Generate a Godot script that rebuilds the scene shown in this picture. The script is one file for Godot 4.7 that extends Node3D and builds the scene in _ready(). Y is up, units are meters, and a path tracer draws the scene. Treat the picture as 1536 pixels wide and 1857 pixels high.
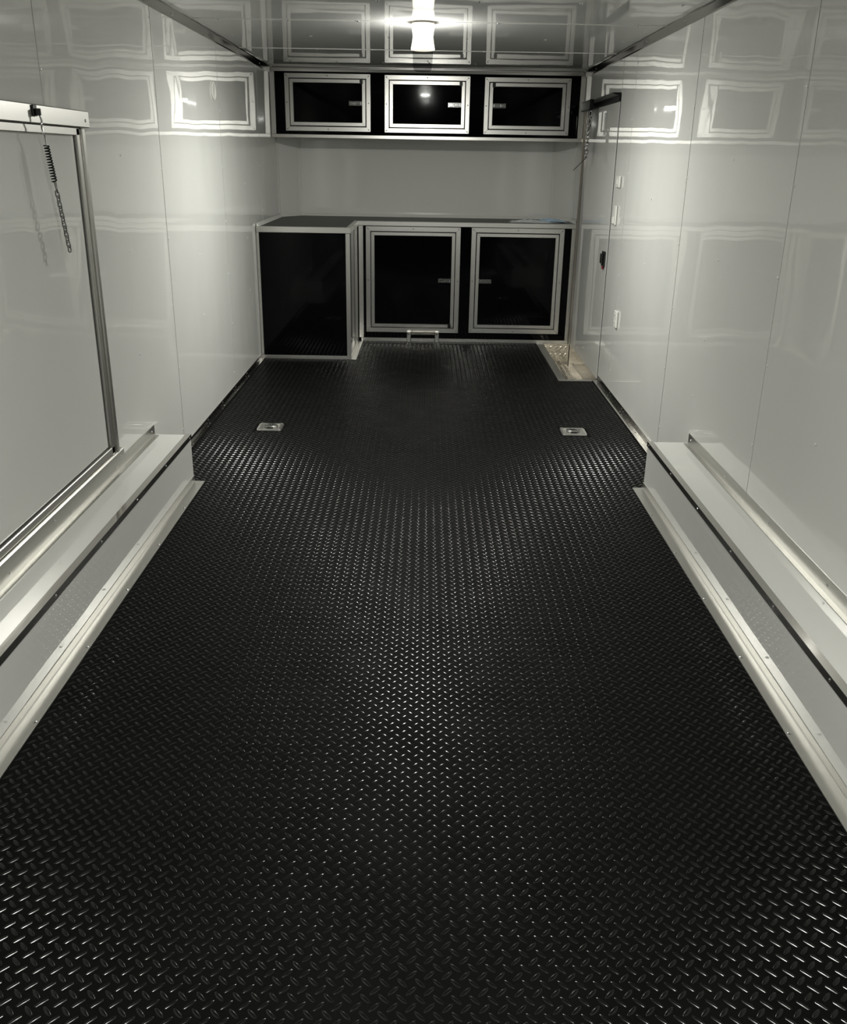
extends Node3D
# Inside of an enclosed trailer at night: white glossy walls, black diamond rubber floor, black cabinets with aluminium frames.
# x to the right, y up, -z towards the front of the trailer. Half width 1.22 m.

const HW := 1.22          # half width of the room
const CEIL := 2.059       # ceiling height
const REAR := 1.0         # open rear end
const ZB := -8.22         # front (back of picture) wall
const ZC := -7.98         # where the tapered front corners begin
const XC := 1.08          # where they end
const BOX_L := -1.06      # inner faces of the wheel boxes
const BOX_R := 1.04
const BOX_H := 0.2284
const BOX_Z := -4.01
const BOX_NEAR := -0.7
const FLANGE := 0.05
const Z_BLOCK := -6.82    # front of the projecting cabinet
const Z_BASE := -7.588    # front of the base cabinet
const Z_UPPER := -7.7226  # front of the overhead cabinet
const X_BLOCK := -0.548
const Y_TOP := 0.953      # counter height
const WELL_X := 0.99
const WELL_Z := -6.247
const WELL_D := 0.152

var M := {}
var taken := {}
var noise := FastNoiseLite.new()

func _ready() -> void:
	make_view()
	make_materials()
	make_floor()
	make_walls()
	make_ceiling()
	make_trims()
	make_side_door()
	make_entry_door()
	make_step_well()
	make_wheel_boxes()
	make_base_cabinets()
	make_overhead_cabinet()
	make_lamps()
	make_tie_downs()
	make_chains()
	make_wall_fittings()
	make_wrapper()

# ---------------------------------------------------------------- camera, sky, exposure
func make_view() -> void:
	var f := 1649.2214
	var pitch := 0.3707
	var roll := 0.0164
	var yaw := 0.0021
	var right0 := Vector3(cos(yaw), 0, sin(yaw))
	var up0 := Vector3(sin(yaw) * sin(pitch), cos(pitch), -cos(yaw) * sin(pitch))
	var fwd := Vector3(sin(yaw) * cos(pitch), -sin(pitch), -cos(yaw) * cos(pitch))
	var cam := Camera3D.new()
	cam.name = "camera"
	cam.fov = rad_to_deg(2.0 * atan(928.5 / f))
	cam.near = 0.02
	cam.far = 60.0
	cam.transform = Transform3D(Basis(right0 * cos(roll) + up0 * sin(roll), up0 * cos(roll) - right0 * sin(roll), -fwd), Vector3(0.0059, 1.4254, 0))
	add_child(cam)
	cam.current = true
	var we := WorldEnvironment.new()
	we.name = "environment"
	var env := Environment.new()
	env.background_mode = Environment.BG_COLOR
	env.background_color = Color(0.02, 0.022, 0.026)
	env.tonemap_mode = Environment.TONE_MAPPER_LINEAR
	env.tonemap_exposure = 0.87
	env.sdfgi_enabled = true
	env.ssao_enabled = true
	env.ssil_enabled = true
	we.environment = env
	add_child(we)

# ---------------------------------------------------------------- materials
func mat(called: String, c: Color, rough: float, metal := 0.0, spec := 0.5) -> StandardMaterial3D:
	var m := StandardMaterial3D.new()
	m.resource_name = called
	m.albedo_color = c
	m.roughness = rough
	m.metallic = metal
	m.metallic_specular = spec
	M[called] = m
	return m

func noise_tex(freq: float, lo: float, hi: float, seed_: int, size := 512) -> NoiseTexture2D:
	var n := FastNoiseLite.new()
	n.seed = seed_
	n.frequency = freq
	n.fractal_octaves = 4
	var t := NoiseTexture2D.new()
	t.width = size
	t.height = size
	t.seamless = true
	t.noise = n
	var g := Gradient.new()
	g.set_color(0, Color(lo, lo, lo))
	g.set_color(1, Color(hi, hi, hi))
	t.color_ramp = g
	return t

func make_materials() -> void:
	noise.seed = 11
	noise.noise_type = FastNoiseLite.TYPE_SIMPLEX_SMOOTH
	noise.frequency = 1.0
	noise.fractal_octaves = 2
	mat("white_panel", Color(0.83, 0.83, 0.815), 0.02, 0.0, 0.66)
	mat("white_ceiling", Color(0.78, 0.78, 0.77), 0.025, 0.0, 0.6)
	mat("white_plastic", Color(0.86, 0.86, 0.84), 0.3)
	mat("white_trim", Color(0.80, 0.80, 0.78), 0.25)
	mat("backing", Color(0.10, 0.10, 0.10), 0.8)
	mat("gasket", Color(0.03, 0.03, 0.03), 0.7)
	var al := mat("aluminium", Color(0.90, 0.895, 0.875), 1.0, 1.0)
	al.roughness = 0.29
	mat("mill_aluminium", Color(0.77, 0.765, 0.745), 0.36, 1.0)
	mat("polished_aluminium", Color(0.80, 0.79, 0.77), 0.13, 1.0)
	mat("bright_aluminium", Color(0.84, 0.82, 0.78), 0.15, 1.0)
	mat("cove_aluminium", Color(0.74, 0.73, 0.71), 0.09, 1.0)
	mat("chrome", Color(0.82, 0.82, 0.82), 0.14, 1.0)
	mat("steel", Color(0.55, 0.55, 0.54), 0.3, 1.0)
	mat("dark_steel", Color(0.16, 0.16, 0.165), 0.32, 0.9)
	mat("black_panel", Color(0.022, 0.022, 0.028), 0.05, 0.0, 0.26)
	var ct := mat("counter", Color(0.22, 0.22, 0.22), 0.5)
	ct.albedo_texture = noise_tex(0.05, 0.85, 1.0, 9)
	ct.uv1_triplanar = true
	ct.uv1_scale = Vector3(3, 3, 3)
	var rb := mat("rubber", Color(0.046, 0.046, 0.046), 1.0, 0.0, 0.14)
	rb.albedo_texture = noise_tex(0.008, 0.78, 1.0, 21)
	rb.roughness_texture = noise_tex(0.012, 0.54, 0.66, 22)
	rb.uv1_triplanar = true
	rb.uv1_world_triplanar = true
	rb.uv1_scale = Vector3(0.8, 0.8, 0.8)
	mat("worn_rubber", Color(0.042, 0.042, 0.042), 0.19, 0.0, 0.42)
	mat("black_plastic", Color(0.03, 0.03, 0.03), 0.35)
	mat("red_plastic", Color(0.45, 0.05, 0.06), 0.35)
	mat("blue_film", Color(0.62, 0.74, 0.84), 0.25)
	mat("white_film", Color(0.82, 0.84, 0.85), 0.25)
	var gl := mat("jar_glass", Color(0.0, 0.0, 0.0, 0.32), 0.4, 0.0, 0.0)
	gl.transparency = BaseMaterial3D.TRANSPARENCY_ALPHA
	var le := mat("lamp_diffuser", Color(0.9, 0.89, 0.86), 0.3)
	le.emission_enabled = true
	le.emission = Color(1.0, 0.965, 0.88)
	le.emission_energy_multiplier = 1.6

# ---------------------------------------------------------------- mesh helpers
func mesh_tool() -> SurfaceTool:
	var st := SurfaceTool.new()
	st.begin(Mesh.PRIMITIVE_TRIANGLES)
	return st

func tri(st: SurfaceTool, a: Vector3, b: Vector3, c: Vector3, out: Vector3) -> void:
	var n := (b - a).cross(c - a)
	if n.length_squared() < 1e-16:
		return
	n = n.normalized()
	if n.dot(out) > 0:
		var t := b
		b = c
		c = t
	else:
		n = -n
	for p: Vector3 in [a, b, c]:
		st.set_normal(n)
		st.add_vertex(p)

func quad(st: SurfaceTool, a: Vector3, b: Vector3, c: Vector3, d: Vector3, out: Vector3) -> void:
	tri(st, a, b, c, out)
	tri(st, a, c, d, out)

# box between two corners, edges cut by c
func box(st: SurfaceTool, a: Vector3, b: Vector3, c := 0.0) -> void:
	var lo := a.min(b)
	var hi := a.max(b)
	c = minf(c, 0.45 * minf(hi.x - lo.x, minf(hi.y - lo.y, hi.z - lo.z)))
	var mid := (lo + hi) / 2
	var P := func(sx: int, sy: int, sz: int, ax: int) -> Vector3:
		var s := Vector3(sx, sy, sz)
		var h := (hi - lo) / 2
		for k in 3:
			if k != ax:
				h[k] -= c
		return mid + s * h
	for ax in 3:
		var u := (ax + 1) % 3
		var v := (ax + 2) % 3
		for s: int in [-1, 1]:
			var q: Array[Vector3] = []
			for uv: Array in [[-1, -1], [1, -1], [1, 1], [-1, 1]]:
				var k := [0, 0, 0]
				k[ax] = s
				k[u] = uv[0]
				k[v] = uv[1]
				q.append(P.call(k[0], k[1], k[2], ax))
			var o := Vector3.ZERO
			o[ax] = s
			quad(st, q[0], q[1], q[2], q[3], o)
	if c <= 0.0:
		return
	for ax in 3:   # edges along ax
		var u := (ax + 1) % 3
		var v := (ax + 2) % 3
		for su: int in [-1, 1]:
			for sv: int in [-1, 1]:
				var q: Array[Vector3] = []
				for w: Array in [[-1, u], [-1, v], [1, v], [1, u]]:
					var k := [0, 0, 0]
					k[ax] = w[0]
					k[u] = su
					k[v] = sv
					q.append(P.call(k[0], k[1], k[2], w[1]))
				var o := Vector3.ZERO
				o[u] = su
				o[v] = sv
				quad(st, q[0], q[1], q[2], q[3], o)
	for sx: int in [-1, 1]:
		for sy: int in [-1, 1]:
			for sz: int in [-1, 1]:
				tri(st, P.call(sx, sy, sz, 0), P.call(sx, sy, sz, 1), P.call(sx, sy, sz, 2), Vector3(sx, sy, sz))

# flat polygon in x, z raised from y0 to y1
func slab(st: SurfaceTool, pts: PackedVector2Array, y0: float, y1: float) -> void:
	var idx := Geometry2D.triangulate_polygon(pts)
	for i in range(0, idx.size(), 3):
		var a := pts[idx[i]]
		var b := pts[idx[i + 1]]
		var c := pts[idx[i + 2]]
		tri(st, Vector3(a.x, y1, a.y), Vector3(b.x, y1, b.y), Vector3(c.x, y1, c.y), Vector3.UP)
		tri(st, Vector3(a.x, y0, a.y), Vector3(b.x, y0, b.y), Vector3(c.x, y0, c.y), Vector3.DOWN)
	var cw := Geometry2D.is_polygon_clockwise(pts)
	for i in pts.size():
		var a := pts[i]
		var b := pts[(i + 1) % pts.size()]
		var d := b - a
		var o := Vector3(d.y, 0, -d.x)
		if cw:
			o = -o
		quad(st, Vector3(a.x, y0, a.y), Vector3(b.x, y0, b.y), Vector3(b.x, y1, b.y), Vector3(a.x, y1, a.y), o)

# constant cross section pts (in the plane across axis dir) swept from a to b; u, v: axes of the section
func prism(st: SurfaceTool, pts: PackedVector2Array, a: Vector3, b: Vector3, u: Vector3, v: Vector3) -> void:
	var idx := Geometry2D.triangulate_polygon(pts)
	var dir := (b - a).normalized()
	for i in range(0, idx.size(), 3):
		var t: Array[Vector3] = []
		for k in 3:
			t.append(u * pts[idx[i + k]].x + v * pts[idx[i + k]].y)
		tri(st, a + t[0], a + t[1], a + t[2], -dir)
		tri(st, b + t[0], b + t[1], b + t[2], dir)
	var cw := Geometry2D.is_polygon_clockwise(pts)
	for i in pts.size():
		var p := pts[i]
		var q := pts[(i + 1) % pts.size()]
		var d := q - p
		var o := u * d.y - v * d.x
		if cw:
			o = -o
		var p3 := u * p.x + v * p.y
		var q3 := u * q.x + v * q.y
		quad(st, a + p3, a + q3, b + q3, b + p3, o)

# profile of (radius, height) pairs turned about axis y
func lathe(st: SurfaceTool, prof: PackedVector2Array, seg := 20, at := Vector3.ZERO, tilt := Basis.IDENTITY) -> void:
	for i in prof.size() - 1:
		var p := prof[i]
		var q := prof[i + 1]
		var d := q - p
		var nn := Vector2(d.y, -d.x).normalized()
		for k in seg:
			var a0 := TAU * k / seg
			var a1 := TAU * (k + 1) / seg
			var c0 := Vector3(cos(a0), 0, sin(a0))
			var c1 := Vector3(cos(a1), 0, sin(a1))
			var v: Array[Vector3] = [c0 * p.x + Vector3.UP * p.y, c1 * p.x + Vector3.UP * p.y, c1 * q.x + Vector3.UP * q.y, c0 * q.x + Vector3.UP * q.y]
			var n: Array[Vector3] = [c0 * nn.x + Vector3.UP * nn.y, c1 * nn.x + Vector3.UP * nn.y, c1 * nn.x + Vector3.UP * nn.y, c0 * nn.x + Vector3.UP * nn.y]
			for t: Array in [[0, 1, 2], [0, 2, 3]]:
				var e: Vector3 = (v[t[1]] - v[t[0]]).cross(v[t[2]] - v[t[0]])
				if e.length_squared() < 1e-18:
					continue
				var order: Array = t if e.dot(n[t[0]]) < 0 else [t[0], t[2], t[1]]
				for j: int in order:
					st.set_normal(tilt * n[j])
					st.add_vertex(at + tilt * v[j])

# round wire along points
func tube(st: SurfaceTool, pts: PackedVector3Array, r: float, seg := 6, closed := false) -> void:
	var n := pts.size()
	var rings: Array = []
	var side := Vector3.ZERO
	for i in n:
		var d: Vector3
		if closed:
			d = pts[(i + 1) % n] - pts[(i - 1 + n) % n]
		else:
			d = pts[mini(i + 1, n - 1)] - pts[maxi(i - 1, 0)]
		d = d.normalized()
		if side == Vector3.ZERO:
			side = d.cross(Vector3(0.31, 0.87, 0.38)).normalized()
		side = (side - d * side.dot(d)).normalized()
		var up := d.cross(side)
		var ring: Array[Vector3] = []
		for k in seg:
			var a := TAU * k / seg
			ring.append(side * cos(a) + up * sin(a))
		rings.append(ring)
	for i in (n if closed else n - 1):
		var j := (i + 1) % n
		for k in seg:
			var l := (k + 1) % seg
			var v: Array[Vector3] = [pts[i] + rings[i][k] * r, pts[i] + rings[i][l] * r, pts[j] + rings[j][l] * r, pts[j] + rings[j][k] * r]
			var nn: Array[Vector3] = [rings[i][k], rings[i][l], rings[j][l], rings[j][k]]
			for t: Array in [[0, 1, 2], [0, 2, 3]]:
				var e: Vector3 = (v[t[1]] - v[t[0]]).cross(v[t[2]] - v[t[0]])
				var order: Array = t if e.dot(nn[t[0]]) < 0 else [t[0], t[2], t[1]]
				for w: int in order:
					st.set_normal(nn[w])
					st.add_vertex(v[w])
	if not closed:
		for e: Array in [[0, 1], [n - 1, n - 2]]:
			for k in seg:
				tri(st, pts[e[0]], pts[e[0]] + rings[e[0]][k] * r, pts[e[0]] + rings[e[0]][(k + 1) % seg] * r, pts[e[0]] - pts[e[1]])

# thin sheet with the slight buckling of metal skin: origin + u * s + v * t, facing n
func sheet(origin: Vector3, u: Vector3, v: Vector3, n: Vector3, amp: float, thick := 0.003, cell := 0.06) -> ArrayMesh:
	var st := mesh_tool()
	var lu := u.length()
	var lv := v.length()
	var nu := maxi(2, int(lu / cell))
	var nv := maxi(2, int(lv / cell))
	var du := u / lu
	var dv := v / lv
	var height := func(s: float, t: float) -> float:
		var p := origin + du * s + dv * t
		var bow := sin(PI * clampf(s / lu, 0, 1))
		return amp * (noise.get_noise_3d(p.x * 1.3, p.y * 1.3, p.z * 1.9) + 0.2 * noise.get_noise_3d(p.x * 4.1 + 9.0, p.y * 2.1, p.z * 4.1)) * (0.35 + 0.65 * bow)
	var pos: Array[Vector3] = []
	var nor: Array[Vector3] = []
	for j in nv + 1:
		for i in nu + 1:
			var s := lu * i / nu
			var t := lv * j / nv
			var h: float = height.call(s, t)
			var gs: float = (height.call(s + 0.01, t) - height.call(s - 0.01, t)) / 0.02
			var gt: float = (height.call(s, t + 0.01) - height.call(s, t - 0.01)) / 0.02
			pos.append(origin + du * s + dv * t + n * h)
			nor.append((n - du * gs - dv * gt).normalized())
	var flip := du.cross(dv).dot(n) > 0
	for j in nv:
		for i in nu:
			var a := j * (nu + 1) + i
			for t: Array in [[a, a + 1, a + nu + 2], [a, a + nu + 2, a + nu + 1]]:
				for k: int in ([t[0], t[2], t[1]] if flip else t):
					st.set_normal(nor[k])
					st.add_vertex(pos[k])
	var c := [origin, origin + u, origin + u + v, origin + v]
	var b := -n * thick
	for k in 4:
		var p: Vector3 = c[k]
		var q: Vector3 = c[(k + 1) % 4]
		quad(st, p, q, q + b, p + b, (p + q) / 2 - (origin + (u + v) / 2))
	quad(st, c[0] + b, c[1] + b, c[2] + b, c[3] + b, -n)
	return st.commit()

func numbered(called: String) -> String:
	var k: int = taken.get(called, 0)
	taken[called] = k + 1
	return called if k == 0 else "%s_%03d" % [called, k]

func part(called: String, shape: Variant, m: Material, parent: Node3D, at := Vector3.ZERO) -> MeshInstance3D:
	var o := MeshInstance3D.new()
	o.name = called
	o.mesh = shape.commit() if shape is SurfaceTool else shape
	o.material_override = m
	o.position = at
	parent.add_child(o, true)
	return o

func thing(called: String, label: String, category: String, at := Vector3.ZERO, group := "") -> Node3D:
	var o := Node3D.new()
	o.name = numbered(called)
	o.position = at
	o.set_meta("label", label)
	o.set_meta("category", category)
	if group != "":
		o.set_meta("group", group)
	add_child(o)
	return o

func struct_mesh(called: String, shape: Variant, m: Material, label := "", category := "") -> MeshInstance3D:
	var o := MeshInstance3D.new()
	o.name = numbered(called)
	o.mesh = shape.commit() if shape is SurfaceTool else shape
	o.material_override = m
	o.set_meta("kind", "structure")
	if label != "":
		o.set_meta("label", label)
		o.set_meta("category", category)
	add_child(o)
	return o

# a pan head screw whose head points along n
var screw_meshes := {}
func screw(parent: Node3D, at: Vector3, n: Vector3, r := 0.006, m: Material = null) -> void:
	var key := "%s %s" % [n, r]
	if not screw_meshes.has(key):
		var st := mesh_tool()
		var tilt := Basis(Quaternion(Vector3.UP, n)) if n.dot(Vector3.UP) > -0.99 else Basis(Vector3.RIGHT, PI)
		lathe(st, PackedVector2Array([Vector2(r, 0), Vector2(r * 0.92, r * 0.25), Vector2(r * 0.6, r * 0.45), Vector2(r * 0.2, r * 0.5), Vector2(r * 0.12, r * 0.3), Vector2(0, r * 0.3)]), 8, Vector3.ZERO, tilt)
		screw_meshes[key] = st.commit()
	part("screw", screw_meshes[key], m if m else M.chrome, parent, at)

# ---------------------------------------------------------------- floor
func bump_mesh(len_: float, wid: float, h: float) -> ArrayMesh:
	var st := mesh_tool()
	var nu := 8
	var nv := 6
	var a := len_ / 2
	var b := wid / 2
	var P := func(i: int, j: int) -> Array:
		var s := 2.0 * i / nu - 1.0
		var t := 2.0 * j / nv - 1.0
		var half := sqrt(maxf(0.0, 1.0 - s * s))     # pointed oval outline
		half = lerpf(half, 1.0 - s * s, 0.5)
		var x := a * s
		var z := b * half * t
		var at := smoothstep(0.2, 1.12, absf(t)) / smoothstep(0.2, 1.12, 1.0)
		var as_ := pow(absf(s), 2.6)
		var y := h * (1.0 - as_) * (1.0 - at)
		var gx := h * (-2.6 * signf(s) * pow(absf(s), 1.6)) * (1.0 - at) / a
		var gz := -(0.42 + 0.46 * clampf((absf(t) - 0.35) / 0.65, 0.0, 1.0)) * signf(t) * smoothstep(0.26, 0.58, absf(t)) * pow(maxf(0.0, 1.0 - s * s), 0.35)
		return [Vector3(x, y, z), Vector3(-gx, 1, -gz).normalized()]
	for i in nu:
		for j in nv:
			var q: Array = [P.call(i, j), P.call(i + 1, j), P.call(i + 1, j + 1), P.call(i, j + 1)]
			for t: Array in [[0, 1, 2], [0, 2, 3]]:
				var e: Vector3 = (q[t[1]][0] - q[t[0]][0]).cross(q[t[2]][0] - q[t[0]][0])
				if e.length_squared() < 1e-18:
					continue
				for k: int in (t if e.y < 0 else [t[0], t[2], t[1]]):
					st.set_normal(q[k][1])
					st.add_vertex(q[k][0])
	return st.commit()

func make_floor() -> void:
	var st := mesh_tool()
	box(st, Vector3(-HW - 0.06, -0.05, ZB - 0.06), Vector3(WELL_X, 0, REAR))
	box(st, Vector3(WELL_X, -0.05, WELL_Z), Vector3(HW + 0.06, 0, REAR))
	box(st, Vector3(WELL_X, -0.05, ZB - 0.06), Vector3(HW + 0.06, 0, Z_BASE))
	var fl := struct_mesh("floor", st, M.rubber, "black rubber floor with raised diamond tread pattern", "floor")
	# raised bumps, leaning alternately left and right
	var px := 0.0332
	var pz := 0.0352
	var spots: Array[Transform3D] = []
	var near: Array[Transform3D] = []
	var lean := [Basis(Vector3.UP, PI / 4), Basis(Vector3.UP, -PI / 4)]
	var rows := int((REAR - (-7.6)) / pz * 2.0)
	for j in rows:
		var z := REAR - 0.02 - j * pz / 2
		var odd := j % 2
		for i in range(-38, 39):
			var x := (i + 0.5 * odd) * px
			var lim_l := -HW + 0.035
			var lim_r := HW - 0.045
			if z > BOX_Z and z < BOX_NEAR:
				lim_l = BOX_L + FLANGE + 0.005
				lim_r = BOX_R - FLANGE - 0.005
			if x < lim_l or x > lim_r:
				continue
			if z < Z_BLOCK + 0.035 and x < X_BLOCK + 0.05:
				continue
			if z < Z_BASE + 0.03:
				continue
			if z < WELL_Z + 0.035 and x > WELL_X - 0.06:
				continue
			if absf(absf(x) - 0.853) < 0.08 and absf(z + 4.948) < 0.085:
				continue
			var t := Transform3D(lean[odd], Vector3(x, 0, z))
			if z < -1.17 and near.size() < 300 and absf(x) < 0.85:
				near.append(t)
			else:
				spots.append(t)
	var bm := bump_mesh(0.0285, 0.0092, 0.0021)
	for t in near:
		part("tread_bump", bm, M.worn_rubber, fl).transform = t
	var mm := MultiMesh.new()
	mm.transform_format = MultiMesh.TRANSFORM_3D
	mm.mesh = bm
	mm.instance_count = spots.size()
	for k in spots.size():
		mm.set_instance_transform(k, spots[k])
	var mi := MultiMeshInstance3D.new()
	mi.name = "tread_pattern"
	mi.multimesh = mm
	mi.material_override = M.worn_rubber
	mi.set_meta("kind", "stuff")
	fl.add_child(mi)

# ---------------------------------------------------------------- walls and ceiling
func wall_panels(w: Node3D, side: int, cuts: Array) -> void:
	# cuts: [z_from, z_to, y_from, y_to]
	for c: Array in cuts:
		var z0: float = c[0] - 0.0034
		var z1: float = c[1] + 0.0034
		part("panel", sheet(Vector3(side * HW, c[2], z1), Vector3(0, 0, z0 - z1), Vector3(0, c[3] - c[2], 0), Vector3(-side, 0, 0), 0.0018), M.white_panel, w)

func make_walls() -> void:
	var st := mesh_tool()
	box(st, Vector3(-HW - 0.06, -0.05, ZB - 0.06), Vector3(-HW - 0.0032, CEIL + 0.06, REAR))
	var left := struct_mesh("wall_left", st, M.backing, "white glossy trailer wall with the framed side door", "wall")
	var cl: Array = []
	var zl := [REAR, -0.5, -1.84, -3.17, -4.49, -5.82, -7.15, -7.98]
	for k in zl.size() - 1:
		cl.append([zl[k], zl[k + 1], 0.0, CEIL])
	wall_panels(left, -1, cl)
	st = mesh_tool()
	box(st, Vector3(HW + 0.0032, -0.25, ZB - 0.06), Vector3(HW + 0.06, CEIL + 0.06, REAR))
	var right := struct_mesh("wall_right", st, M.backing, "white glossy trailer wall with the entry door and switches", "wall")
	var zr := [REAR, -0.53, -1.87, -3.205, -4.53, -5.875, -6.275]
	var cr: Array = []
	for k in zr.size() - 1:
		cr.append([zr[k], zr[k + 1], 0.0, CEIL])
	cr.append([-6.28, -7.98, 1.82, CEIL])
	cr.append([-7.575, -7.98, 0.0, 1.8175])
	wall_panels(right, 1, cr)
	# screws along the seams
	for k in range(2, 7):
		for j in 7:
			var y := 0.12 + j * 0.31
			if k == 6 and y < 1.0:
				continue
			screw(left, Vector3(-HW + 0.0004, y, zl[k] + (0.012 if j % 2 == 0 else -0.012)), Vector3.RIGHT, 0.005, M.white_plastic)
	for k in range(1, 6):
		for j in 7:
			var y := 0.16 + j * 0.30
			screw(right, Vector3(HW - 0.0004, y, zr[k] + (0.012 if j % 2 == 0 else -0.012)), Vector3.LEFT, 0.005, M.white_plastic)
	for p: Array in [[-2.5, 1.75], [-3.9, 1.42], [-3.9, 1.05], [-3.9, 0.62], [-5.1, 1.3], [-5.1, 0.92], [-5.1, 0.6], [-6.5, 1.25], [-6.5, 0.9], [-6.5, 0.55]]:
		screw(left, Vector3(-HW + 0.0004, p[1], p[0]), Vector3.RIGHT, 0.005, M.white_plastic)
	for p: Array in [[-2.6, 1.7], [-3.87, 1.44], [-3.9, 1.05], [-3.95, 0.71], [-4.0, 0.45], [-5.2, 1.24], [-5.2, 0.9], [-2.7, 0.62]]:
		screw(right, Vector3(HW - 0.0004, p[1], p[0]), Vector3.LEFT, 0.005, M.white_plastic)
	# front wall with tapered corners
	st = mesh_tool()
	box(st, Vector3(-HW - 0.05, -0.25, ZB - 0.06), Vector3(HW + 0.05, CEIL + 0.06, ZB - 0.0032))
	var back := struct_mesh("wall_back", st, M.backing, "white front wall between the counter and overhead cabinet", "wall")
	part("panel", sheet(Vector3(-XC, 0.0, ZB), Vector3(2 * XC, 0, 0), Vector3(0, CEIL, 0), Vector3(0, 0, 1), 0.0008), M.white_panel, back)
	for s: int in [-1, 1]:
		var u := Vector3(s * XC, 0, ZB) - Vector3(s * HW, 0, ZC)
		var n := u.cross(Vector3.UP).normalized()
		if n.z < 0:
			n = -n
		part("corner_panel", sheet(Vector3(s * HW, 0, ZC), u, Vector3(0, CEIL, 0), n, 0.0004), M.white_panel, back)
		st = mesh_tool()
		box(st, Vector3(s * (XC + 0.005), Y_TOP + 0.03, ZB), Vector3(s * (XC - 0.02), 1.577, ZB + 0.004), 0.001)
		part("joint_strip", st, M.white_trim, back)
		st = mesh_tool()
		box(st, Vector3(s * HW, Y_TOP + 0.03, ZC - 0.006), Vector3(s * (HW - 0.008), 1.577, ZC + 0.022), 0.001)
		part("joint_strip", st, M.white_trim, back)

func make_ceiling() -> void:
	var st := mesh_tool()
	box(st, Vector3(-HW - 0.06, CEIL + 0.0032, ZB - 0.06), Vector3(HW + 0.06, CEIL + 0.06, REAR))
	var c := struct_mesh("ceiling", st, M.backing, "white glossy trailer ceiling with narrow joint strips", "ceiling")
	var z := [REAR, -0.0, -1.27, -2.54, -3.81, -5.10, -6.39, -8.2]
	for k in z.size() - 1:
		part("panel", sheet(Vector3(-HW, CEIL, z[k] - 0.002), Vector3(2 * HW, 0, 0), Vector3(0, 0, z[k + 1] - z[k] + 0.004), Vector3.DOWN, 0.0006, 0.003, 0.08), M.white_ceiling, c)
		if k > 0:
			st = mesh_tool()
			box(st, Vector3(-HW + 0.03, CEIL - 0.0025, z[k] - 0.006), Vector3(HW - 0.03, CEIL + 0.001, z[k] + 0.006), 0.001)
			part("joint_strip", st, M.white_trim, c)
			for j in 7:
				screw(c, Vector3(-1.05 + j * 0.35, CEIL - 0.0025, z[k]), Vector3.DOWN, 0.0075)
		if z[k] < -2.0 and k < 6:
			for j in 6:
				screw(c, Vector3(-1.1 + j * 0.44, CEIL - 0.0006, (z[k] + z[k + 1]) / 2), Vector3.DOWN, 0.0075)
	for j in 7:
		screw(c, Vector3(-0.98 + j * 0.33, CEIL - 0.0006, -7.2), Vector3.DOWN, 0.0075)

func make_trims() -> void:
	for s: int in [-1, 1]:
		# cove along the top of each wall
		var st := mesh_tool()
		prism(st, PackedVector2Array([Vector2(0, 0), Vector2(0.003, 0), Vector2(0.007, 0.005), Vector2(0.029, 0.027), Vector2(0.034, 0.031), Vector2(0.034, 0.034), Vector2(0, 0.034)]), Vector3(s * HW, CEIL - 0.034, REAR), Vector3(s * HW, CEIL - 0.034, -7.735), Vector3(-s, 0, 0), Vector3.UP)
		var t := struct_mesh("trim_1" if s < 0 else "trim_2", st, M.cove_aluminium, "aluminium cove strip along the ceiling over " + ("the framed side door wall" if s < 0 else "the entry door wall"), "trim")
		for k in 9:
			screw(t, Vector3(s * (HW - 0.018), CEIL - 0.018, -0.8 - k * 0.8), Vector3(-s * 0.71, -0.70, 0).normalized(), 0.005)
		# angle at the foot of each wall beyond the wheel boxes
		var z_far := Z_BLOCK + 0.002 if s < 0 else WELL_Z + 0.002
		var leg := 0.022 if s < 0 else 0.038
		st = mesh_tool()
		prism(st, PackedVector2Array([Vector2(0, 0), Vector2(leg, 0), Vector2(leg, 0.003), Vector2(0.004, 0.004), Vector2(0.003, 0.036), Vector2(0, 0.036)]), Vector3(s * (HW - 0.001), 0.0005, BOX_Z - 0.002), Vector3(s * (HW - 0.001), 0.0005, z_far), Vector3(-s, 0, 0), Vector3.UP)
		var b := struct_mesh("baseboard_left" if s < 0 else "baseboard_right", st, M.polished_aluminium, "aluminium angle at the foot of the wall, " + ("running to the black corner cabinet" if s < 0 else "running to the step well"), "baseboard")
		for k in 6:
			screw(b, Vector3(s * (HW - 0.0042), 0.023, -4.2 - k * 0.4), Vector3(-s, 0, 0), 0.005)
			screw(b, Vector3(s * (HW - 0.014), 0.0045, -4.2 - k * 0.4), Vector3.UP, 0.004)
	# strip where ceiling meets the overhead cabinet
	var st3 := mesh_tool()
	prism(st3, PackedVector2Array([Vector2(0, 0), Vector2(0, -0.022), Vector2(0.006, -0.022), Vector2(0.012, -0.006), Vector2(0.05, -0.003), Vector2(0.05, 0)]), Vector3(-HW + 0.001, CEIL - 0.003, Z_UPPER + 0.001), Vector3(HW - 0.001, CEIL - 0.003, Z_UPPER + 0.001), Vector3(0, 0, 1), Vector3.UP)
	struct_mesh("trim_3", st3, M.aluminium, "aluminium strip between the ceiling and the overhead cabinet", "trim")

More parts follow.
